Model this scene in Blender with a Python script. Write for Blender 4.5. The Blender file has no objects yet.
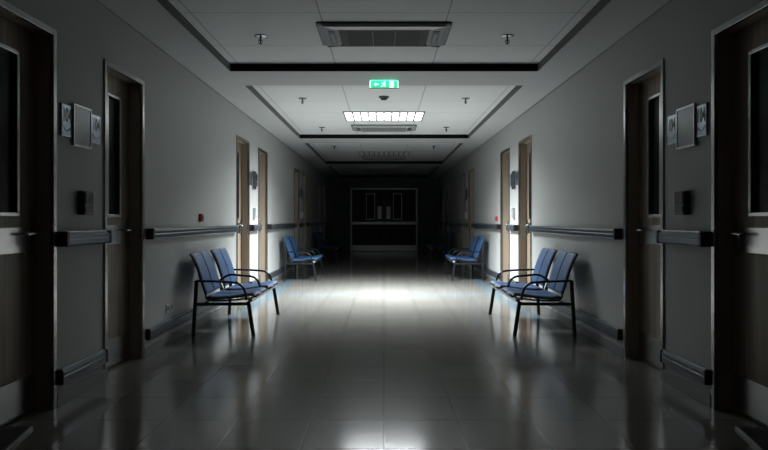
import bpy, bmesh, math, random
from mathutils import Vector, Matrix
random.seed(7)
S = bpy.context.scene
COL = S.collection
PI = math.pi

# ------------------------------------------------------------ camera, world, exposure
W = 2.1            # half width of the corridor
ZS = 2.807         # soffit height
ZP = 2.887         # recessed ceiling panel height
YB, YE = -10.2, 24.5
FPX = 640.0
cd = bpy.data.cameras.new('camera')
cam = bpy.data.objects.new('camera', cd); COL.objects.link(cam)
cam.location = (0, 0, 1.2); cam.rotation_euler = (PI/2, 0, 0)
cd.sensor_width = 36.0; cd.lens = 36.0*FPX/768
cd.shift_y = -5.0/768; cd.clip_start = 0.05
S.camera = cam
w = bpy.data.worlds.new('World'); S.world = w; w.use_nodes = True
w.node_tree.nodes['Background'].inputs[0].default_value = (0.01, 0.012, 0.013, 1)
S.view_settings.view_transform = 'Standard'
S.view_settings.look = 'None'
S.view_settings.gamma = 1.0
S.view_settings.use_curve_mapping = False
S.view_settings.exposure = 0.0
LAMP_MAIN = 3.2       # diffuser radiance of the one burning luminaire
LAMP_POWER = 410.0     # its louvred downlight, cut off at LAMP_SPREAD
LAMP_SPREAD = 112.0
LAMP_WIDE = 215.0       # its wider, softer share
LAMP_REAR = 0.0        # the dim luminaire behind the viewer
SIGN = 1.2

# ------------------------------------------------------------ materials
def mat(name, col, rough=0.5, metal=0.0, spec=0.5, emit=None, estr=0.0, coat=0.0):
    m = bpy.data.materials.new(name); m.use_nodes = True
    b = m.node_tree.nodes['Principled BSDF']
    b.inputs['Base Color'].default_value = (*col, 1)
    b.inputs['Roughness'].default_value = rough
    b.inputs['Metallic'].default_value = metal
    b.inputs['Specular IOR Level'].default_value = spec
    b.inputs['Coat Weight'].default_value = coat
    if emit:
        b.inputs['Emission Color'].default_value = (*emit, 1)
        b.inputs['Emission Strength'].default_value = estr
    return m

def nodes(m): return m.node_tree.nodes, m.node_tree.links, m.node_tree.nodes['Principled BSDF']

def add_noise(m, scale=30, amount=0.12, bump=0.0, stretch=(1, 1, 1), rough=0.0, dist=0.002):
    N, L, b = nodes(m)
    tc = N.new('ShaderNodeTexCoord'); mp = N.new('ShaderNodeMapping')
    mp.inputs['Scale'].default_value = stretch
    L.new(tc.outputs['Object'], mp.inputs['Vector'])
    n = N.new('ShaderNodeTexNoise'); n.inputs['Scale'].default_value = scale; n.inputs['Detail'].default_value = 4
    L.new(mp.outputs[0], n.inputs['Vector'])
    base = b.inputs['Base Color'].default_value[:]
    mx = N.new('ShaderNodeMix'); mx.data_type = 'RGBA'
    mx.inputs[6].default_value = tuple(c*(1-amount) for c in base[:3]) + (1,)
    mx.inputs[7].default_value = tuple(min(1, c*(1+amount)) for c in base[:3]) + (1,)
    L.new(n.outputs['Fac'], mx.inputs[0]); L.new(mx.outputs[2], b.inputs['Base Color'])
    if rough:
        r0 = b.inputs['Roughness'].default_value
        mr = N.new('ShaderNodeMapRange')
        mr.inputs['To Min'].default_value = max(0.02, r0-rough); mr.inputs['To Max'].default_value = r0+rough
        L.new(n.outputs['Fac'], mr.inputs['Value']); L.new(mr.outputs[0], b.inputs['Roughness'])
    if bump:
        bp = N.new('ShaderNodeBump'); bp.inputs['Strength'].default_value = bump; bp.inputs['Distance'].default_value = dist
        L.new(n.outputs['Fac'], bp.inputs['Height']); L.new(bp.outputs[0], b.inputs['Normal'])
    return m

M = {}
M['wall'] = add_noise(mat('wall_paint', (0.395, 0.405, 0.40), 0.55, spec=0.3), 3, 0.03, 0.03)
M['end_wall'] = add_noise(mat('end_wall_shade_tone', (0.10, 0.105, 0.11), 0.6, spec=0.2), 3, 0.04)  # darker than the side walls: gloom of the far end put into the colour
M['soffit'] = add_noise(mat('soffit_paint', (0.50, 0.51, 0.51), 0.6, spec=0.2), 3, 0.03)
M['reveal'] = mat('reveal_shade_black', (0.006, 0.006, 0.006), 0.7, spec=0.1)  # coffer end faces, their shade put into the colour
M['reveal_side'] = mat('reveal_shade_grey', (0.14, 0.14, 0.14), 0.7, spec=0.1)  # lighter copy for the side faces, whose weaker shade is painted in
M['steel'] = add_noise(mat('satin_steel', (0.50, 0.51, 0.52), 0.24, 1.0), 3, 0.05)
M['frame_steel'] = mat('door_frame_steel', (0.40, 0.40, 0.40), 0.24, 1.0)
M['end_steel'] = mat('dull_steel', (0.30, 0.30, 0.30), 0.35, 1.0)
M['jamb'] = mat('brown_jamb', (0.34, 0.28, 0.22), 0.4)
M['wood'] = None
M['glass'] = mat('dark_window_glass', (0.003, 0.004, 0.004), 0.25, 0.0, spec=0.08)
M['rail'] = add_noise(mat('handrail_blue_grey', (0.11, 0.13, 0.15), 0.28, 0.55), 5, 0.12)
M['rail_top'] = add_noise(mat('handrail_cap', (0.46, 0.49, 0.52), 0.25, 0.6), 5, 0.08)
M['black'] = mat('black_plastic', (0.012, 0.012, 0.013), 0.4)
M['base'] = add_noise(mat('skirting_vinyl', (0.17, 0.175, 0.18), 0.35, 0.1), 6, 0.15)
M['fabric'] = add_noise(mat('blue_upholstery', (0.048, 0.125, 0.285), 0.55, spec=0.4), 60, 0.18, 0.25)
M['seam'] = mat('dark_seam', (0.01, 0.015, 0.03), 0.7)
M['tube'] = mat('black_tube', (0.018, 0.02, 0.024), 0.28, 0.3)
M['table'] = mat('dark_lacquer', (0.02, 0.021, 0.023), 0.38, 0.1)
M['beam'] = mat('grey_beam', (0.45, 0.46, 0.47), 0.35, 0.5)
M['ac'] = add_noise(mat('cassette_dark_shell', (0.11, 0.12, 0.14), 0.4, 0.2), 4, 0.05)
M['ac_pale'] = mat('cassette_pale_shell', (0.34, 0.35, 0.355), 0.45)
M['ac_mid'] = mat('cassette_mid_grille', (0.24, 0.25, 0.25), 0.45)
M['ac_light'] = mat('cassette_flap', (0.85, 0.86, 0.85), 0.45)
M['ac_dark'] = mat('cassette_grille', (0.012, 0.014, 0.014), 0.6, 0.0, 0.2)
M['lamp_frame'] = mat('luminaire_frame', (0.25, 0.26, 0.26), 0.4, 0.4)
M['blade'] = mat('louvre_blade', (0.006, 0.006, 0.006), 0.6, 0.0, 0.1)
M['diff_on'] = mat('lit_diffuser', (0.8, 0.8, 0.8), 0.5, emit=(0.95, 0.985, 1.0), estr=LAMP_MAIN)
M['diff_off'] = mat('unlit_diffuser', (0.75, 0.76, 0.76), 0.5)
M['diff_dim'] = mat('dim_diffuser', (0.75, 0.76, 0.76), 0.5, emit=(0.85, 0.95, 1.0), estr=LAMP_REAR)
M['red'] = mat('red_plastic', (0.50, 0.02, 0.02), 0.35)
M['white'] = mat('white_plastic', (0.55, 0.57, 0.58), 0.4)
M['plate'] = add_noise(mat('door_sign_plate', (0.30, 0.37, 0.42), 0.2, 0.7), 3, 0.25, stretch=(1, 1, 1), rough=0.05)
M['case'] = mat('metal_case', (0.46, 0.52, 0.57), 0.3, 0.25)
M['edge'] = mat('plate_edge', (0.16, 0.19, 0.22), 0.3, 0.5)
M['pale_screen'] = mat('pale_screen', (0.40, 0.43, 0.47), 0.3)
M['board'] = add_noise(mat('notice_glass', (0.15, 0.165, 0.18), 0.25, 0.7), 2, 0.15)
M['ink'] = mat('sign_ink', (0.008, 0.009, 0.012), 0.4)
M['sign_green'] = mat('exit_green', (0.02, 0.35, 0.2), 0.4, emit=(0.04, 0.72, 0.38), estr=SIGN)
M['sign_white'] = mat('exit_white', (0.8, 0.9, 0.85), 0.4, emit=(0.72, 1.0, 0.88), estr=SIGN*1.3)
M['sign_glow'] = mat('added_exit_glow', (0.02, 0.35, 0.2), 0.4, emit=(0.1, 0.9, 0.6), estr=5.0)
M['door_black'] = mat('black_door_laminate', (0.004, 0.004, 0.004), 0.45, spec=0.3)
M['detector'] = mat('detector_plastic', (0.05, 0.05, 0.05), 0.4)
M['screen'] = mat('reader_face', (0.03, 0.032, 0.035), 0.2)
M['trimline'] = mat('shadow_trim', (0.16, 0.17, 0.17), 0.3, 0.8)

def wood():
    m = mat('door_laminate', (0.40, 0.32, 0.25), 0.38, spec=0.4)
    N, L, b = nodes(m)
    tc = N.new('ShaderNodeTexCoord'); mp = N.new('ShaderNodeMapping'); mp.inputs['Scale'].default_value = (6, 14, 0.5)
    L.new(tc.outputs['Object'], mp.inputs[0])
    n = N.new('ShaderNodeTexNoise'); n.inputs['Scale'].default_value = 2.2; n.inputs['Detail'].default_value = 6
    L.new(mp.outputs[0], n.inputs['Vector'])
    cr = N.new('ShaderNodeValToRGB')
    cr.color_ramp.elements[0].position = 0.35; cr.color_ramp.elements[0].color = (0.17, 0.128, 0.094, 1)
    cr.color_ramp.elements[1].position = 0.65; cr.color_ramp.elements[1].color = (0.29, 0.232, 0.175, 1)
    L.new(n.outputs['Fac'], cr.inputs[0]); L.new(cr.outputs[0], b.inputs['Base Color'])
    return m
M['wood'] = wood()

def tiled(name, col, alt, mortar, bw, bh, ox, oy, msize, rough, spec, bump_n=0.0, nscale=40, metal=0.0, mbump=0.3, band=False):
    m = mat(name, col, rough, metal, spec)
    N, L, b = nodes(m)
    tc = N.new('ShaderNodeTexCoord'); mp = N.new('ShaderNodeMapping')
    mp.inputs['Location'].default_value = (ox, oy, 0)
    L.new(tc.outputs['Object'], mp.inputs[0])
    br = N.new('ShaderNodeTexBrick'); br.offset = 0.0; br.squash = 1.0
    br.inputs['Scale'].default_value = 1.0
    br.inputs['Brick Width'].default_value = bw; br.inputs['Row Height'].default_value = bh
    br.inputs['Mortar Size'].default_value = msize; br.inputs['Mortar Smooth'].default_value = 0.1
    br.inputs['Color1'].default_value = (*col, 1); br.inputs['Color2'].default_value = (*alt, 1)
    br.inputs['Mortar'].default_value = (*mortar, 1)
    L.new(mp.outputs[0], br.inputs['Vector'])
    L.new(br.outputs['Color'], b.inputs['Base Color'])
    n = N.new('ShaderNodeTexNoise'); n.inputs['Scale'].default_value = nscale; n.inputs['Detail'].default_value = 1
    L.new(tc.outputs['Object'], n.inputs['Vector'])
    b1 = N.new('ShaderNodeBump'); b1.inputs['Strength'].default_value = mbump; b1.inputs['Distance'].default_value = 0.002; b1.invert = True
    L.new(br.outputs['Fac'], b1.inputs['Height'])
    if bump_n:
        b2 = N.new('ShaderNodeBump'); b2.inputs['Strength'].default_value = bump_n; b2.inputs['Distance'].default_value = 0.002
        L.new(n.outputs['Fac'], b2.inputs['Height']); L.new(b1.outputs[0], b2.inputs['Normal'])
        L.new(b2.outputs[0], b.inputs['Normal'])
    else:
        L.new(b1.outputs[0], b.inputs['Normal'])
    return m
M['floor'] = tiled('polished_floor_tile', (0.178, 0.172, 0.158), (0.160, 0.155, 0.142), (0.03, 0.03, 0.03),
                   0.44, 0.4802, 0, 0, 0.0030, 0.12, 0.5, 0.22, 85)
M['inlay'] = tiled('blue_floor_inlay', (0.145, 0.200, 0.235), (0.135, 0.190, 0.225), (0.05, 0.06, 0.07),
                   0.44, 0.4802, 0, 0, 0.0030, 0.12, 0.5, 0.22, 85)
M['ceil'] = tiled('ceiling_tile', (0.74, 0.76, 0.76), (0.73, 0.75, 0.75), (0.33, 0.34, 0.34),
                  1.05, 0.97, 0.525, 0.61, 0.005, 0.6, 0.2, 0.0, 30)

# ------------------------------------------------------------ mesh helpers
def link(name, bm, m, parent=None, smooth=False):
    me = bpy.data.meshes.new(name)
    bmesh.ops.recalc_face_normals(bm, faces=bm.faces)
    bm.to_mesh(me); bm.free()
    for mm in (m if isinstance(m, (list, tuple)) else [m]): me.materials.append(mm)
    if smooth:
        for p in me.polygons: p.use_smooth = True
    o = bpy.data.objects.new(name, me); COL.objects.link(o)
    if parent: o.parent = parent
    return o

def box(bm, x0, x1, y0, y1, z0, z1, bev=0.0, mi=0, seg=2):
    t = bmesh.new()
    bmesh.ops.create_cube(t, size=1.0)
    for v in t.verts:
        v.co = Vector(((x0+x1)/2+v.co.x*abs(x1-x0), (y0+y1)/2+v.co.y*abs(y1-y0), (z0+z1)/2+v.co.z*abs(z1-z0)))
    if bev: bmesh.ops.bevel(t, geom=t.edges[:], offset=bev, segments=seg, affect='EDGES', profile=0.5)
    join(bm, t, mi)

def join(bm, t, mi=0, mx=None):
    vm = {}
    for v in t.verts: vm[v] = bm.verts.new(mx @ v.co if mx else v.co)
    for f in t.faces:
        try:
            nf = bm.faces.new([vm[v] for v in f.verts]); nf.material_index = mi
        except ValueError: pass
    t.free()

def extrude_profile(bm, pts, y0, y1, mi=0):
    """profile in (x,z), closed, swept along y"""
    a = [bm.verts.new((p[0], y0, p[1])) for p in pts]; b = [bm.verts.new((p[0], y1, p[1])) for p in pts]
    n = len(pts)
    for i in range(n): bm.faces.new((a[i], a[(i+1) % n], b[(i+1) % n], b[i])).material_index = mi
    bm.faces.new(a).material_index = mi; bm.faces.new(b[::-1]).material_index = mi

def tube(bm, pts, r, n=10, mi=0, flat=None):
    """round (or oval, flat=(ra,rb)) tube along a polyline"""
    pts = [Vector(p) for p in pts]; rings = []
    prev = None
    for i, p in enumerate(pts):
        if i == 0: d = pts[1]-p
        elif i == len(pts)-1: d = p-pts[i-1]
        else: d = (pts[i+1]-p).normalized()+(p-pts[i-1]).normalized()
        d.normalize()
        u = Vector((0, 1, 0)) if abs(d.y) < 0.9 else Vector((1, 0, 0))
        s = d.cross(u).normalized(); t = d.cross(s).normalized()
        ra, rb = (r, r) if flat is None else flat
        rings.append([bm.verts.new(p+s*math.cos(2*PI*k/n)*ra+t*math.sin(2*PI*k/n)*rb) for k in range(n)])
    for a, b in zip(rings, rings[1:]):
        for k in range(n): bm.faces.new((a[k], a[(k+1) % n], b[(k+1) % n], b[k])).material_index = mi
    bm.faces.new(rings[0]).material_index = mi; bm.faces.new(rings[-1][::-1]).material_index = mi

def spline(ctrl, n=8):
    P = [Vector(c) for c in ctrl]; P = [2*P[0]-P[1]]+P+[2*P[-1]-P[-2]]; out = []
    for i in range(1, len(P)-2):
        for k in range(n):
            t = k/n; a, b, c, d = P[i-1:i+3]
            out.append(0.5*((2*b)+(c-a)*t+(2*a-5*b+4*c-d)*t*t+(3*b-a-3*c+d)*t**3))
    out.append(P[-2]); return out

def lathe(bm, prof, c, n=24, mi=0):
    rings = []
    for r, z in prof:
        rings.append([bm.verts.new((c[0]+r*math.cos(2*PI*k/n), c[1]+r*math.sin(2*PI*k/n), c[2]+z)) for k in range(n)])
    for a, b in zip(rings, rings[1:]):
        for k in range(n): bm.faces.new((a[k], a[(k+1) % n], b[(k+1) % n], b[k])).material_index = mi
    bm.faces.new(rings[0]).material_index = mi; bm.faces.new(rings[-1][::-1]).material_index = mi

def frame_rect(bm, x0, x1, y0, y1, z0, z1, t, bev=0.003, axis='x'):
    """picture-frame border; axis = the thin direction"""
    if axis == 'x':
        box(bm, x0, x1, y0, y1, z1-t, z1, bev); box(bm, x0, x1, y0, y1, z0, z0+t, bev)
        box(bm, x0, x1, y0, y0+t, z0+t, z1-t, bev); box(bm, x0, x1, y1-t, y1, z0+t, z1-t, bev)
    elif axis == 'y':
        box(bm, x0, x1, y0, y1, z1-t, z1, bev); box(bm, x0, x1, y0, y1, z0, z0+t, bev)
        box(bm, x0, x0+t, y0, y1, z0+t, z1-t, bev); box(bm, x1-t, x1, y0, y1, z0+t, z1-t, bev)
    else:
        box(bm, x0, x1, y0, y0+t, z0, z1, bev); box(bm, x0, x1, y1-t, y1, z0, z1, bev)
        box(bm, x0, x0+t, y0+t, y1-t, z0, z1, bev); box(bm, x1-t, x1, y0+t, y1-t, z0, z1, bev)

def empty(name, loc=(0, 0, 0), rz=0, label=None, cat=None, group=None, kind=None):
    o = bpy.data.objects.new(name, None); COL.objects.link(o)
    o.location = loc; o.rotation_euler = (0, 0, rz); o.empty_display_size = 0.1
    return tag(o, label, cat, group, kind)
def tag(o, label=None, cat=None, group=None, kind=None):
    if label: o['label'] = label
    if cat: o['category'] = cat
    if group: o['group'] = group
    if kind: o['kind'] = kind
    return o
def kids(o): return [c for c in list(COL.objects) if c.parent is o]
def copy_tree(o, parent=None):
    c = o.copy(); COL.objects.link(c)
    if parent: c.parent = parent
    for ch in kids(o): copy_tree(ch, c)
    return c
def text_mesh(name, body, size, depth, m, parent, mx, bold=0.0):
    cu = bpy.data.curves.new(name, 'FONT'); cu.body = body; cu.size = size; cu.extrude = depth; cu.offset = bold
    cu.align_x = 'CENTER'; cu.align_y = 'CENTER'
    t = bpy.data.objects.new(name+'_src', cu); COL.objects.link(t)
    dg = bpy.context.evaluated_depsgraph_get(); dg.update()
    me = bpy.data.meshes.new_from_object(t.evaluated_get(dg)); me.name = name
    bpy.data.objects.remove(t); bpy.data.curves.remove(cu)
    me.transform(mx); me.materials.clear(); me.materials.append(m)
    o = bpy.data.objects.new(name, me); COL.objects.link(o); o.parent = parent
    return o

# ------------------------------------------------------------ layout
DOORS = [(3.25, 4.085), (4.79, 5.577), (9.08, 9.94), (10.66, 11.48),
         (14.93, 15.80), (16.49, 17.30), (20.5, 21.3), (22.1, 22.85)]
DH = 2.41          # outer height of the door frames
REC = 0.11         # leaf set back from the wall face

# floor
b = bmesh.new()
box(b, -W-0.3, W+0.3, YB-0.2, YE+0.3, -0.1, 0.0)
tag(link('floor', b, M['floor']), 'dark polished tiled corridor floor reflecting the ceiling light', kind='structure')
b = bmesh.new()
for s in (-1, 1): box(b, min(s*1.72, s*1.92), max(s*1.72, s*1.92), 7.7, YE, 0.0, 0.0008)
box(b, -1.72, 1.72, 10.20, 10.36, 0.0, 0.0008)
tag(link('trim_1', b, M['inlay']), 'pale blue inlaid floor bands along both walls and across', kind='structure')

# side walls with door openings
for s, side in ((-1, 'left'), (1, 'right')):
    b = bmesh.new(); x0, x1 = sorted((s*W, s*(W+0.22)))
    ys = [YB] + [v for d in DOORS for v in d] + [YE]
    for i in range(0, len(ys), 2): box(b, x0, x1, ys[i], ys[i+1], 0, ZP+0.1)
    for d in DOORS:
        box(b, x0, x1, d[0], d[1], DH, ZP+0.1)
    tag(link('wall_'+side, b, M['wall']), 'grey painted %s corridor wall broken by paired doors' % side, kind='structure')
b = bmesh.new(); box(b, -W-0.22, W+0.22, YB-0.2, YB, 0, ZP+0.1)
tag(link('wall_back', b, M['wall']), 'plain wall closing the corridor behind the viewer', kind='structure')
b = bmesh.new()
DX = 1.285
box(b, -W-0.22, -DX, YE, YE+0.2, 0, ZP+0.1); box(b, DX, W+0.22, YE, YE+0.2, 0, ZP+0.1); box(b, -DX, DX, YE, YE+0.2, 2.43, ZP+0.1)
tag(link('wall_end', b, M['end_wall']), 'end wall with the far gloom painted in, around the black double doors', kind='structure')

# ceiling: soffit border and beams, recessed panels, reveals with shade painted in
COFF = [(-9.6, -4.6), (-3.85, 1.15), (1.90, 6.92), (7.65, 12.62), (13.38, 18.35), (19.10, 24.05)]
CA = 1.665
b = bmesh.new()
def face(vs, mi):
    f = b.faces.new([b.verts.new(v) for v in vs]); f.material_index = mi
for s in (-1, 1):
    x0, x1 = sorted((s*CA, s*(W+0.05)))
    box(b, x0, x1, YB-0.1, YE+0.1, ZS, ZP+0.1, mi=0)
ys = [YB-0.1] + [v for c in COFF for v in c] + [YE+0.1]
for i in range(0, len(ys), 2): box(b, -CA, CA, ys[i], ys[i+1], ZS, ZP+0.1, mi=0)
for c in COFF: box(b, -CA, CA, c[0], c[1], ZP, ZP+0.1, mi=1)
tag(link('ceiling', b, [M['soffit'], M['ceil']]), 'grey ceiling with recessed tiled coffers between soffit beams', kind='structure')
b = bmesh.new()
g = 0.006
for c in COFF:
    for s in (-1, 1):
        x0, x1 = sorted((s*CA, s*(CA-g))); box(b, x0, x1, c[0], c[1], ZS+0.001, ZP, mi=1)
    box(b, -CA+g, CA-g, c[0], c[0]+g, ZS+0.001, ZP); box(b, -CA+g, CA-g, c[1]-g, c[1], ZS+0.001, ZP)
tag(link('trim_2', b, [M['reveal'], M['reveal_side']]), 'ceiling coffer linings with shade painted in, black ends and grey sides', kind='structure')
b = bmesh.new()
for s in (-1, 1):
    x0, x1 = sorted((s*W, s*(W-0.008))); box(b, x0, x1, YB, YE, ZS-0.008, ZS, 0.002)
tag(link('trim_3', b, M['trimline']), 'thin metal bead where walls meet the ceiling', kind='structure')

# skirting strips
for s, side in ((-1, 'left'), (1, 'right')):
    b = bmesh.new()
    ys = [YB] + [v for d in DOORS for v in d] + [YE]
    for i in range(0, len(ys), 2):
        x0, x1 = sorted((s*W, s*(W-0.018))); box(b, x0, x1, ys[i], ys[i+1], 0, 0.085, 0.004)
    tag(link('baseboard_'+side, b, M['base']), 'dark grey %s skirting strip between the doors' % side, kind='structure')

# handrails and low bumper rails: one thing for each wall bay
def rail_run(s, y0, y1, kind, label):
    """closed end caps and a rounded profile"""
    if kind == 'handrail': z0, z1, d = 1.030, 1.122, 0.070
    else: z0, z1, d = 0.142, 0.236, 0.040
    r = empty(kind, (s*W, (y0+y1)/2, z0), 0, label, 'handrail' if kind == 'handrail' else 'bumper rail',
              'handrails along the corridor walls' if kind == 'handrail' else 'low bumper rails along the corridor walls')
    h = z1-z0; L = (y1-y0)/2; c = 0.045 if kind == 'handrail' else 0.03
    prof = [(0.012, 0.0), (d*0.85, 0.0), (d, 0.012), (d, h*0.45), (d*0.96, h*0.5), (d, h*0.55), (d, h-0.02), (d*0.8, h-0.004), (0.012, h-0.004)]
    q = bmesh.new(); extrude_profile(q, [(-s*p[0], p[1]) for p in prof], -L+c, L-c)
    link('rail_cover', q, M['rail'], r)
    q = bmesh.new(); x0, x1 = sorted((-s*0.012, -s*d*0.78)); box(q, x0, x1, -L+c, L-c, h-0.004, h+0.004, 0.002)
    link('top_strip', q, M['rail_top'], r)
    q = bmesh.new(); x0, x1 = sorted((0, -s*0.014)); box(q, x0, x1, -L+c, L-c, 0.015, h-0.015)
    link('backing', q, M['black'], r)
    for e in (-1, 1):
        q = bmesh.new(); ya, yb = sorted((e*L, e*(L-c))); x0, x1 = sorted((0, -s*(d+0.004)))
        box(q, x0, x1, ya, yb, -0.003, h+0.004, 0.01, seg=3)
        link('end_cap', q, M['black'], r)
    return r
BAYS = [(YB+0.02, 3.20, 'behind the viewer and the nearest door'), (4.095, 4.78, 'between the nearest door pair'),
        (5.63, 9.03, 'behind the nearest blue bench'), (9.99, 10.61, 'between the bright second door pair'),
        (11.53, 14.88, 'behind the second blue bench'), (15.85, 16.44, 'between the third door pair'),
        (17.35, 20.45, 'behind the farthest bench'), (21.35, 22.05, 'between the last door pair'),
        (22.9, YE-0.01, 'beside the end wall')]
for s, side in ((-1, 'left'), (1, 'right')):
    for i, (y0, y1, where) in enumerate(BAYS):
        if i == 0: continue
        rail_run(s, y0, y1, 'handrail', 'blue-grey waist-high handrail on the %s wall, %s' % (side, where))
        rail_run(s, y0, y1, 'bumper_rail', 'dark low bumper rail on the %s wall, %s' % (side, where))

# side doors
def side_door(n, s, y0, y1, label, light):
    """frame, recessed leaf with slot window, lever handle, push band and kick plate"""
    D = empty('door_%d' % n, (s*W, (y0+y1)/2, 0), 0, label, None, None, 'structure')
    h = (y1-y0)/2; X = lambda a, b_: sorted((s*a, s*b_))
    q = bmesh.new(); t = 0.042
    xa, xb = X(-0.014, 0.012)                       # architrave on the wall face
    box(q, xa, xb, -h, -h+t, 0, DH, 0.003); box(q, xa, xb, h-t, h, 0, DH, 0.003); box(q, xa, xb, -h+t, h-t, DH-t, DH, 0.003)
    link('architrave', q, M['frame_steel'], D)
    q = bmesh.new(); xa, xb = X(0.012, 0.2)
    box(q, xa, xb, -h, -h+t-0.012, 0, DH); box(q, xa, xb, h-t+0.012, h, 0, DH); box(q, xa, xb, -h+t-0.012, h-t+0.012, DH-t+0.012, DH)
    link('jamb', q, M['jamb'], D)
    lh = h-t+0.010
    q = bmesh.new(); xa, xb = X(REC, REC+0.045)
    wy0, wy1, wz0, wz1 = h-0.53+0.06, h-0.24, 1.24, 2.20       # slot window near the far (handle) side
    box(q, xa, xb, -lh, wy0, 0.006, DH-t+0.01); box(q, xa, xb, wy1, lh, 0.006, DH-t+0.01)
    box(q, xa, xb, wy0, wy1, 0.006, wz0); box(q, xa, xb, wy0, wy1, wz1, DH-t+0.01)
    leaf = link('leaf', q, M['wood'], D)
    q = bmesh.new(); xa, xb = X(REC-0.012, REC+0.02); frame_rect(q, xa, xb, wy0-0.02, wy1+0.02, wz0-0.02, wz1+0.02, 0.026, 0.004)
    link('window_frame', q, M['steel'], leaf)
    q = bmesh.new(); xa, xb = X(REC+0.018, REC+0.028); box(q, xa, xb, wy0, wy1, wz0, wz1)
    link('window_pane', q, M['glass'], leaf)
    q = bmesh.new(); xa, xb = X(REC-0.006, REC+0.001); box(q, xa, xb, -lh+0.02, lh-0.004, 1.0, 1.155, 0.002)
    link('push_band', q, M['steel'], leaf)
    q = bmesh.new(); box(q, xa, xb, -lh+0.02, lh-0.004, 0.02, 0.235, 0.002)
    link('kick_plate', q, M['steel'], leaf)
    q = bmesh.new()
    xa, xb = X(REC-0.008, REC+0.001); box(q, xa, xb, lh-0.085, lh-0.035, 0.97, 1.20, 0.003)
    tube(q, [(s*(REC-0.004), lh-0.06, 1.115), (s*(REC-0.05), lh-0.06, 1.115)], 0.011)
    tube(q, spline([(s*(REC-0.048), lh-0.055, 1.115), (s*(REC-0.056), lh-0.09, 1.115), (s*(REC-0.054), lh-0.19, 1.113)]), 0.0095)
    link('lever_handle', q, M['steel'], leaf, True)
    return D
names = ['nearest', 'second', 'third', 'fourth', 'fifth', 'sixth', 'seventh', 'last']
k = 0
for s, side in ((-1, 'left'), (1, 'right')):
    for i, (y0, y1) in enumerate(DOORS):
        k += 1
        col = 'light brown' if i in (2, 3) else 'dark brown'
        side_door(k, s, y0, y1, '%s steel-framed door with slot window, %s on the %s wall' % (col, names[i], side), i)

# double door at the end
D = empty('door_17', (0, YE, 0), 0, 'black double doors with two slot windows at the corridor end', None, None, 'structure')
q = bmesh.new()
box(q, -DX, -DX+0.06, -0.02, 0.15, 0, 2.43, 0.004); box(q, DX-0.06, DX, -0.02, 0.15, 0, 2.43, 0.004); box(q, -DX+0.06, DX-0.06, -0.02, 0.15, 2.37, 2.43, 0.004)
link('door_frame', q, M['end_steel'], D)
for s in (-1, 1):
    X = lambda a, b_: sorted((s*a, s*b_))
    q = bmesh.new(); xa, xb = X(0.003, DX-0.063); box(q, xa, xb, 0.03, 0.08, 0.006, 2.367, 0.003)
    leaf = link('leaf', q, M['door_black'], D)
    q = bmesh.new(); xa, xb = X(0.35, 0.69); frame_rect(q, xa, xb, 0.012, 0.031, 1.22, 2.22, 0.028, 0.003, 'y')
    link('window_frame', q, M['end_steel'], leaf)
    q = bmesh.new(); xa, xb = X(0.37, 0.67); box(q, xa, xb, 0.022, 0.031, 1.24, 2.20)
    link('window_pane', q, M['glass'], leaf)
    q = bmesh.new(); xa, xb = X(0.095, 0.245); box(q, xa, xb, 0.022, 0.031, 1.24, 1.72, 0.004)
    xm = s*0.17
    tube(q, spline([(xm, 0.025, 1.30), (xm, -0.03, 1.33), (xm, -0.03, 1.48), (xm, -0.03, 1.63), (xm, 0.025, 1.66)]), 0.016)
    link('pull_handle', q, M['end_steel'], leaf)
    q = bmesh.new(); xa, xb = X(0.006, DX-0.075); box(q, xa, xb, -0.035, 0.031, 1.02, 1.14, 0.02, seg=4)
    link('push_bar', q, M['end_steel'], leaf)
    q = bmesh.new(); box(q, xa, xb, 0.022, 0.031, 0.02, 0.235, 0.002)
    link('kick_plate', q, M['end_steel'], leaf)

# ------------------------------------------------------------ ceiling fittings
def luminaire(name, y0, y1, dm, label):
    r = empty(name, (0, (y0+y1)/2, ZP), 0, label, 'ceiling light', 'louvred ceiling lights')
    h = (y1-y0)/2; w2 = 0.64
    q = bmesh.new(); frame_rect(q, -w2, w2, -h, h, -0.018, 0.0, 0.022, 0.003, 'z'); link('housing', q, M['lamp_frame'], r)
    q = bmesh.new(); box(q, -w2+0.02, w2-0.02, -h+0.02, h-0.02, -0.006, -0.002); link('diffuser', q, dm, r)
    for i in range(1, 10):
        x = -w2+0.022+(2*w2-0.044)*i/10
        q = bmesh.new(); box(q, x-0.010, x+0.010, -h+0.022, h-0.022, -0.017, -0.007); link('louvre_blade', q, M['blade'], r)
    return r
lit = luminaire('ceiling_light', 9.94, 10.80, M['diff_on'], 'bright louvred ceiling light burning above the middle of the corridor')
ld = bpy.data.lights.new('lamp', 'AREA'); ld.shape = 'RECTANGLE'; ld.size = 1.22; ld.size_y = 0.80
ld.energy = LAMP_POWER; ld.spread = math.radians(LAMP_SPREAD); ld.color = (0.93, 0.985, 1.0)
lo = bpy.data.objects.new('lamp', ld); COL.objects.link(lo); lo.parent = lit; lo.location = (0, 0, -0.0066)
sd = ld.copy(); sd.energy = LAMP_WIDE; sd.spread = math.radians(146)
so = bpy.data.objects.new('lamp', sd); COL.objects.link(so); so.parent = lit; so.location = (0, 0, -0.0063)
luminaire('ceiling_light', 15.75, 16.60, M['diff_off'], 'unlit louvred ceiling light in the third, dark coffer')
luminaire('ceiling_light', 21.55, 22.40, M['diff_off'], 'unlit louvred ceiling light in the farthest coffer')
luminaire('ceiling_light', -1.9, -1.06, M['diff_dim'], 'dim louvred ceiling light behind the viewer')

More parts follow.
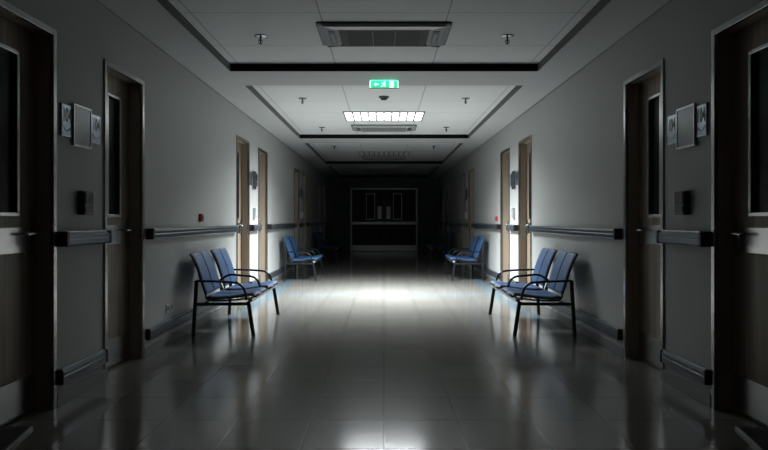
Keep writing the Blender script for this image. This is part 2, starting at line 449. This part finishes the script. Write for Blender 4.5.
def cassette(yc, label, shell, grille):
    r = empty('air_conditioner', (0, yc, ZP), 0, label, 'air conditioner', 'ceiling cassette air conditioners')
    wx, hy = 0.585, 0.35
    def ring(w_, h_, z, rad, n=6, yo=0):
        out = []
        for cx, cy, a0 in ((w_-rad, h_-rad, 0), (-w_+rad, h_-rad, 90), (-w_+rad, -h_+rad, 180), (w_-rad, -h_+rad, 270)):
            for i in range(n+1):
                a = math.radians(a0+90*i/n); out.append((cx+rad*math.cos(a), cy+rad*math.sin(a)+yo, z))
        return out
    def loft(rings):
        q = bmesh.new(); R = [[q.verts.new(v) for v in ring(*a)] for a in rings]
        for a, c in zip(R, R[1:]):
            for i in range(len(a)): q.faces.new((a[i], a[(i+1) % len(a)], c[(i+1) % len(a)], c[i]))
        q.faces.new(R[-1]); q.faces.new(R[0][::-1]); return q
    link('back_plate', loft([(wx, hy, 0.0, 0.04), (wx, hy, -0.014, 0.04)]), M['black'], r)
    link('shell', loft([(wx-0.010, hy-0.010, -0.014, 0.05), (wx-0.012, hy-0.012, -0.020, 0.05), (wx-0.06, hy-0.05, -0.030, 0.05), (wx-0.20, hy-0.11, -0.032, 0.03)]), shell, r)
    # long curved outlet along the near edge, tapering at both ends
    for e in (-1, 1):
        q = bmesh.new(); n = 20; y0 = e*(hy-0.028); dep = 0.085 if e < 0 else 0.03
        up, lo_ = [], []
        for i in range(n+1):
            t = -1+2*i/n; x = t*(wx-0.05); k_ = min(1.0, (1-abs(t))/0.22); k_ = k_*k_*(3-2*k_)
            up.append((x, y0, -0.034)); lo_.append((x, y0-e*dep*max(k_, 0.04), -0.036))
        U = [q.verts.new(v) for v in up]; Lw = [q.verts.new(v) for v in lo_]; T = [q.verts.new((v[0], v[1], -0.018)) for v in lo_]
        for i in range(n):
            q.faces.new((U[i], U[i+1], Lw[i+1], Lw[i])); q.faces.new((Lw[i], Lw[i+1], T[i+1], T[i])); q.faces.new((T[i], T[i+1], U[i+1], U[i]))
        link('air_flap', q, M['ac_light'], r)
        q = bmesh.new(); ya, yb = sorted((y0-e*(dep+0.004), y0-e*(dep+0.018))); box(q, -wx+0.18, wx-0.18, ya, yb, -0.040, -0.028); link('flap_slot', q, M['black'], r)
    q = bmesh.new(); box(q, -wx+0.19, wx-0.19, -hy+0.135, hy-0.065, -0.040, -0.028, 0.004)
    g = link('intake_grille', q, grille, r)
    q = bmesh.new()
    for i in range(8):
        y = -hy+0.16+i*0.057; box(q, -wx+0.26, wx-0.26, y-0.003, y+0.003, -0.0425, -0.039)
    link('slats', q, grille, g)
    q = bmesh.new()
    for x in (-0.10, 0.10): box(q, x-0.002, x+0.002, -hy+0.14, hy-0.07, -0.043, -0.039)
    link('grille_seam', q, shell, g)
    for e in (-1, 1):
        q = bmesh.new(); xa, xb = sorted((e*(wx-0.155), e*(wx-0.09))); box(q, xa, xb, -0.18, 0.22, -0.036, -0.028, 0.003)
        v = link('side_vent', q, M['black'], r)
        q = bmesh.new(); xa, xb = sorted((e*(wx-0.14), e*(wx-0.11))); box(q, xa, xb, -0.14, 0.18, -0.041, -0.034, 0.003)
        link('vane', q, M['ac'], v)
    return r
for yc, lb, c1, c2 in ((5.795, 'large dark ceiling cassette air conditioner nearest the viewer', M['ac'], M['ac_dark']),
               (11.66, 'grey ceiling cassette air conditioner just beyond the burning light', M['ac_pale'], M['ac_mid']),
               (17.35, 'dim ceiling cassette air conditioner in the third, dark coffer', M['ac_pale'], M['ac_mid'])):
    cassette(yc, lb, c1, c2)

def sprinkler():
    r = empty('sprinkler_head', (0, 0, ZP))
    q = bmesh.new(); lathe(q, [(0.058, 0), (0.058, -0.007), (0.045, -0.010), (0.012, -0.012)], (0, 0, 0)); link('escutcheon', q, M['steel'], r, True)
    q = bmesh.new(); lathe(q, [(0.010, -0.010), (0.008, -0.035), (0.011, -0.036), (0.011, -0.046), (0.006, -0.05), (0.006, -0.07)], (0, 0, 0), 12); link('body', q, M['black'], r)
    q = bmesh.new()
    for s in (-1, 1): tube(q, spline([(s*0.012, 0, -0.04), (s*0.02, 0, -0.055), (s*0.004, 0, -0.075)], 4), 0.003, 6)
    lathe(q, [(0.004, -0.072), (0.013, -0.074), (0.013, -0.077), (0.004, -0.079)], (0, 0, 0), 16)
    link('deflector', q, M['black'], r)
    return r
sp0 = sprinkler(); first = True
for y, where in ((5.86, 'beside the nearest air conditioner'), (8.86, 'level with the smoke detector'), (11.62, 'beside the air conditioner past the bright light'), (14.55, 'in the third, dark coffer')):
    for s, side in ((-1, 'left'), (1, 'right')):
        o = sp0 if first else copy_tree(sp0); first = False
        o.location = (s*1.13, y, ZP)
        tag(o, 'small ceiling sprinkler head on the %s, %s' % (side, where), 'sprinkler', 'ceiling sprinkler heads')

r = empty('smoke_detector', (0, 8.75, ZP), 0, 'small dark round smoke detector on the ceiling below the exit sign in view', 'smoke detector')
q = bmesh.new(); lathe(q, [(0.072, 0), (0.072, -0.012), (0.062, -0.02), (0.05, -0.022)], (0, 0, 0)); link('base', q, M['detector'], r, True)
q = bmesh.new(); lathe(q, [(0.048, -0.018), (0.048, -0.034), (0.036, -0.046), (0.01, -0.05)], (0, 0, 0)); link('chamber', q, M['black'], r, True)

# exit sign
r = empty('exit_sign', (0, 7.36, ZS), 0, 'glowing green running-man exit sign hung under the ceiling beam', 'exit sign')
q = bmesh.new(); box(q, -0.168, 0.168, -0.022, 0.022, -0.094, -0.008, 0.003)
body = link('housing', q, M['lamp_frame'], r)
q = bmesh.new(); box(q, -0.155, 0.155, -0.023, -0.010, -0.0085, -0.0065); link('added_glow_strip', q, M['sign_glow'], r)  # added glowing strip that casts the sign's green onto the beam
q = bmesh.new(); box(q, -0.05, 0.05, -0.006, 0.015, -0.010, 0.0); link('mounting', q, M['black'], r)
q = bmesh.new(); box(q, -0.150, 0.150, -0.0245, -0.021, -0.090, -0.012); link('green_face', q, M['sign_green'], r)
q = bmesh.new()
for s in (-1, 1): box(q, s*0.1585-0.0065, s*0.1585+0.0065, -0.0255, -0.021, -0.092, -0.010, 0.001)
link('edge_light', q, M['sign_white'], r)
def poly(bm, pts, y=-0.0262, th=0.0015):
    a = [bm.verts.new((p[0], y, p[1])) for p in pts]; c = [bm.verts.new((p[0], y+th, p[1])) for p in pts]
    bm.faces.new(a); bm.faces.new(c[::-1])
    for i in range(len(pts)): bm.faces.new((a[i], c[i], c[(i+1) % len(pts)], a[(i+1) % len(pts)]))
def limb(bm, p, q_, w_):
    p = Vector(p); q_ = Vector(q_); d = (q_-p).normalized(); n = Vector((-d.y, d.x))*w_/2
    poly(bm, [tuple(p+n), tuple(q_+n), tuple(q_-n), tuple(p-n)])
q = bmesh.new(); cx, cz = 0.0, -0.051
poly(q, [(cx+0.008+0.0075*math.cos(a*PI/6), cz+0.026+0.0075*math.sin(a*PI/6)) for a in range(12)])
limb(q, (cx+0.002, cz+0.016), (cx-0.006, cz-0.006), 0.014)
limb(q, (cx+0.002, cz+0.013), (cx+0.022, cz+0.004), 0.006); limb(q, (cx+0.0, cz+0.013), (cx-0.02, cz+0.012), 0.006); limb(q, (cx-0.02, cz+0.012), (cx-0.026, cz+0.0), 0.006)
limb(q, (cx-0.006, cz-0.004), (cx+0.014, cz-0.012), 0.008); limb(q, (cx+0.014, cz-0.010), (cx+0.012, cz-0.030), 0.007)
limb(q, (cx-0.006, cz-0.006), (cx-0.014, cz-0.022), 0.008); limb(q, (cx-0.014, cz-0.021), (cx-0.034, cz-0.026), 0.007)
link('running_figure', q, M['sign_white'], r)
q = bmesh.new(); ax, az = -0.085, -0.051
limb(q, (ax+0.026, az), (ax-0.012, az), 0.011); poly(q, [(ax-0.03, az), (ax-0.006, az+0.022), (ax-0.006, az-0.022)])
link('arrow', q, M['sign_white'], r)
q = bmesh.new(); poly(q, [(0.062, -0.088), (0.112, -0.088), (0.112, -0.014), (0.062, -0.014)]); link('doorway', q, M['sign_white'], r)

# ------------------------------------------------------------ wall fittings beside the doors
def sign_plate(s, y0, y1, z0, z1, txt, label):
    r = empty('door_sign', (s*W, (y0+y1)/2, (z0+z1)/2), 0, label, 'sign', 'door number plates')
    h = (y1-y0)/2; v = (z1-z0)/2
    q = bmesh.new(); xa, xb = sorted((0, -s*0.012)); box(q, xa, xb, -h, h, -v, v, 0.003); link('plate', q, M['plate'], r)
    q = bmesh.new()
    xa, xb = sorted((0, -s*0.014)); box(q, xa, xb, -h-0.008, -h, -v-0.002, v+0.002); link('edge_strip', q, M['edge'], r)
    rot = Matrix.Rotation(s*-PI/2, 4, 'Z') @ Matrix.Rotation(PI/2, 4, 'X')
    mx = Matrix.Translation((-s*0.0125, 0, 0.03)) @ rot
    text_mesh('door_number', txt, 0.125, 0.0006, M['ink'], r, mx @ Matrix.Diagonal((0.62, 1, 1, 1)), 0.004)
    q = bmesh.new()
    pts = [(-s*0.0125, -h*0.85+2*h*0.85*i/10*0.95, -v*0.35-0.03*math.sin(PI*i/10)) for i in range(11)]
    tube(q, pts, 0.002, 6); link('curved_line', q, M['ink'], r)
    return r
def notice(s, y0, y1, z0, z1, label):
    r = empty('notice_frame', (s*W, (y0+y1)/2, (z0+z1)/2), 0, label, 'notice frame', 'framed glass boards beside doors')
    h = (y1-y0)/2; v = (z1-z0)/2
    q = bmesh.new(); xa, xb = sorted((0, -s*0.018)); box(q, xa, xb, -h, h, -v, v, 0.004); link('case', q, M['case'], r)
    q = bmesh.new(); xa, xb = sorted((-s*0.016, -s*0.024)); frame_rect(q, xa, xb, -h, h, -v, v, 0.014, 0.002); link('border', q, M['frame_steel'], r)
    q = bmesh.new(); xa, xb = sorted((-s*0.017, -s*0.020)); box(q, xa, xb, -h+0.012, h-0.012, -v+0.012, v-0.012); link('glass_face', q, M['board'], r)
    return r
def reader(s, y0, y1, z0, z1, m1, label):
    r = empty('card_reader', (s*W, (y0+y1)/2, (z0+z1)/2), 0, label, 'card reader', 'card readers beside doors')
    h = (y1-y0)/2; v = (z1-z0)/2
    q = bmesh.new(); xa, xb = sorted((0, -s*0.05)); box(q, xa, xb, -h, h, -v, v, 0.008, seg=3); link('case', q, m1, r)
    q = bmesh.new(); xa, xb = sorted((-s*0.048, -s*0.054)); box(q, xa, xb, -h+0.012, h-0.012, -v*0.1, v-0.012, 0.002); link('screen', q, M['screen'] if m1 is M['black'] else M['pale_screen'], r)
    q = bmesh.new(); box(q, xa, xb, -h+0.012, h-0.012, -v+0.014, -v*0.25, 0.002); link('slot_cover', q, M['black'] if m1 is M['black'] else M['pale_screen'], r)
    return r
for s, side in ((-1, 'left'), (1, 'right')):
    for j, (o, where) in enumerate(((4.13, 'nearest'), (10.0, 'second'), (15.85, 'third'))):
        sign_plate(s, o+0.02, o+0.15, 1.75, 1.96, '104', 'number plate left of the framed board, %s %s door pair' % (side, where) if s < 0 else 'number plate nearer the viewer, %s %s door pair' % (side, where))
        notice(s, o+0.158, o+0.42, 1.70, 1.985, 'framed glass board between two plates, %s wall, %s pair of doors' % (side, where))
        sign_plate(s, o+0.445, o+0.585, 1.75, 1.96, '104', 'number plate farther from the viewer, %s wall, %s pair of doors' % (side, where))
        reader(s, o+0.25, o+0.39, 1.235, 1.40, M['black'] if j == 0 else M['white'],
               '%s card reader on the %s wall, %s pair of doors' % ('black' if j == 0 else 'pale grey', side, where))

for s, yy, label in ((-1, 7.30, 'red fire call point above the left handrail, near the blue bench'), (1, 11.85, 'red fire call point above the right handrail, beyond the bright doors')):
    r = empty('fire_call_point', (s*W, yy, 1.225), 0, label, 'call point', 'red fire call points')
    q = bmesh.new(); xa, xb = sorted((0, -s*0.035)); box(q, xa, xb, -0.045, 0.045, -0.045, 0.045, 0.006); link('case', q, M['red'], r)
    q = bmesh.new(); xa, xb = sorted((-s*0.033, -s*0.038)); box(q, xa, xb, -0.025, 0.025, -0.022, 0.022, 0.002); link('button', q, M['black'], r)

for yy, zz, label in ((6.25, 0.345, 'double socket plate low on the left wall beside the nearest bench'),):
    r = empty('wall_socket', (-W, yy, zz), 0, label, 'socket')
    for dy in (-0.05, 0.05):
        q = bmesh.new(); box(q, 0, 0.01, dy-0.042, dy+0.042, -0.042, 0.042, 0.003); p = link('plate', q, M['white'], r)
        q = bmesh.new(); box(q, 0.0095, 0.012, dy-0.022, dy+0.022, -0.022, 0.022, 0.001); link('socket_face', q, M['black'], p)

# ------------------------------------------------------------ benches
def bench():
    """local x = away from the wall, y along it, origin at floor centre of the wall side"""
    r = empty('waiting_bench')
    L = 0.765
    for e in (-1, 1):
        q = bmesh.new(); tube(q, [(0.755, e*L, 0.0), (0.70, e*(L-0.01), 0.36)], 0.02, 12, flat=(0.021, 0.016)); link('leg', q, M['tube'], r)
        q = bmesh.new(); tube(q, [(0.135, e*L, 0.0), (0.165, e*(L-0.01), 0.575)], 0.02, 12, flat=(0.021, 0.016)); link('leg', q, M['tube'], r)
        q = bmesh.new(); tube(q, [(0.15, e*(L-0.01), 0.33), (0.71, e*(L-0.01), 0.335)], 0.015, 10, flat=(0.017, 0.012)); link('side_rail', q, M['tube'], r)
    q = bmesh.new(); box(q, 0.695, 0.738, -L+0.01, L-0.01, 0.352, 0.392, 0.006); link('front_beam', q, M['beam'], r)
    q = bmesh.new(); box(q, 0.26, 0.29, -L+0.01, L-0.01, 0.325, 0.355, 0.005); link('rear_beam', q, M['tube'], r)
    for y in (-L+0.005, -0.0, L-0.005):
        q = bmesh.new()
        back = (0.165, y, 0.572) if abs(y) > 0.1 else (0.20, y, 0.50)
        pts = spline([back, (0.32, y, 0.568), (0.46, y, 0.562), (0.585, y, 0.548), (0.645, y, 0.505), (0.672, y, 0.44), (0.685, y, 0.375)], 7)
        tube(q, pts, 0.016, 10, flat=(0.013, 0.019)); link('armrest', q, M['tube'], r, True)
        if abs(y) < 0.1:
            q = bmesh.new(); tube(q, spline([(0.20, y, 0.50), (0.235, y, 0.42), (0.275, y, 0.34)], 5), 0.014, 8); link('arm_bracket', q, M['tube'], r, True)
    for c in (-0.395, 0.395):
        hw = 0.315
        # side profile of padded sling: back top -> crease -> seat front
        seat = spline([(0.262, 0, 0.400), (0.34, 0, 0.388), (0.50, 0, 0.396), (0.66, 0, 0.420), (0.735, 0, 0.424), (0.762, 0, 0.408)], 6)
        back = spline([(0.245, 0, 0.43), (0.215, 0, 0.52), (0.165, 0, 0.68), (0.108, 0, 0.815), (0.088, 0, 0.845)], 6)
        for nm, path in (('seat', seat), ('backrest', back)):
            q = bmesh.new()
            for ya, yb in ((c-hw+0.018, c-0.007), (c+0.007, c+hw-0.018)):
                padded(q, path, ya, yb, 0.016)
            p = link(nm, q, M['fabric'], r, True)
            q = bmesh.new()
            padded(q, path, c-0.012, c+0.012, 0.008)
            link('seam_strip', q, M['seam'], p)
            q = bmesh.new()
            off = [v+Vector((0, 0, -0.004)) for v in path]
            for yy in (c-hw+0.008, c+hw-0.008): tube(q, [Vector((v.x, yy, v.z)) for v in off], 0.012, 8)
            e0, e1 = off[0], off[-1]
            tube(q, [(e1.x, c-hw+0.008, e1.z), (e1.x, c+hw-0.008, e1.z)], 0.012, 8)
            link('seat_tube' if nm == 'seat' else 'back_tube', q, M['tube'], p, True)
        for yy in (c-hw+0.008, c+hw-0.008):
            q = bmesh.new(); tube(q, spline([(0.245, yy, 0.43), (0.25, yy, 0.395), (0.275, yy, 0.37), (0.33, yy, 0.362), (0.50, yy, 0.365), (0.70, yy, 0.385)], 5), 0.010, 8)
            link('under_frame', q, M['tube'], r, True)
    return r
def padded(bm, path, ya, yb, th):
    """cushion strip along a path: rounded cross-section, thickness 2*th"""
    n = len(path); cols = []
    sec = [(0, 0), (0.0, 0.6), (0.06, 0.92), (0.2, 1.0), (0.8, 1.0), (0.94, 0.92), (1, 0.6), (1, 0), (1, -0.6), (0.9, -0.9), (0.1, -0.9), (0, -0.6)]
    for i, p in enumerate(path):
        d = (path[min(i+1, n-1)]-path[max(i-1, 0)]).normalized()
        nrm = Vector((0, 1, 0)).cross(d)
        if nrm.z < 0 or (abs(nrm.z) < 0.5 and nrm.x < 0): nrm = -nrm
        k_ = 1.0 if 0 < i < n-1 else 0.45
        cols.append([bm.verts.new(Vector((p.x, ya+(yb-ya)*u, p.z))+nrm*th*v*k_) for u, v in sec])
    m_ = len(sec)
    for a, b_ in zip(cols, cols[1:]):
        for j in range(m_): bm.faces.new((a[j], a[(j+1) % m_], b_[(j+1) % m_], b_[j]))
    bm.faces.new(cols[0]); bm.faces.new(cols[-1][::-1])

B0 = bench(); first = True
for yc, what in ((7.36, 'two-seat blue bench on black legs, nearest fully visible on the %s wall'),
                 (13.39, 'two-seat blue bench on the %s side just beyond the brightly lit doors'),
                 (19.2, 'shadowed two-seat blue bench on the %s side near the end doors')):
    for s, side in ((-1, 'left'), (1, 'right')):
        o = B0 if first else copy_tree(B0); first = False
        o.location = (s*W, yc, 0); o.rotation_euler = (0, 0, 0 if s < 0 else PI)
        tag(o, what % side, 'bench', 'two-seat blue waiting benches')

for s, side in ((-1, 'left'), (1, 'right')):
    a = -s*math.radians(11)
    r = empty('low_table', (s*1.366, 2.50, 0), a, 'dark low tabletop corner cut off at the bottom %s of the picture' % side, 'table', 'dark low tables nearest the viewer')
    X = lambda a_, b_: sorted((s*a_, s*b_))
    q = bmesh.new(); xa, xb = X(0, 0.55); box(q, xa, xb, -0.80, 0, 0.372, 0.400, 0.011, seg=3); link('tabletop', q, M['table'], r)
    q = bmesh.new(); xa, xb = X(0.05, 0.50); box(q, xa, xb, -0.75, -0.05, 0.345, 0.373, 0.003); link('apron', q, M['tube'], r)
    for lx in (0.08, 0.47):
        for ly in (-0.08, -0.72):
            q = bmesh.new(); tube(q, [(s*lx, ly, 0), (s*lx, ly, 0.35)], 0.017, 10); link('leg', q, M['tube'], r)
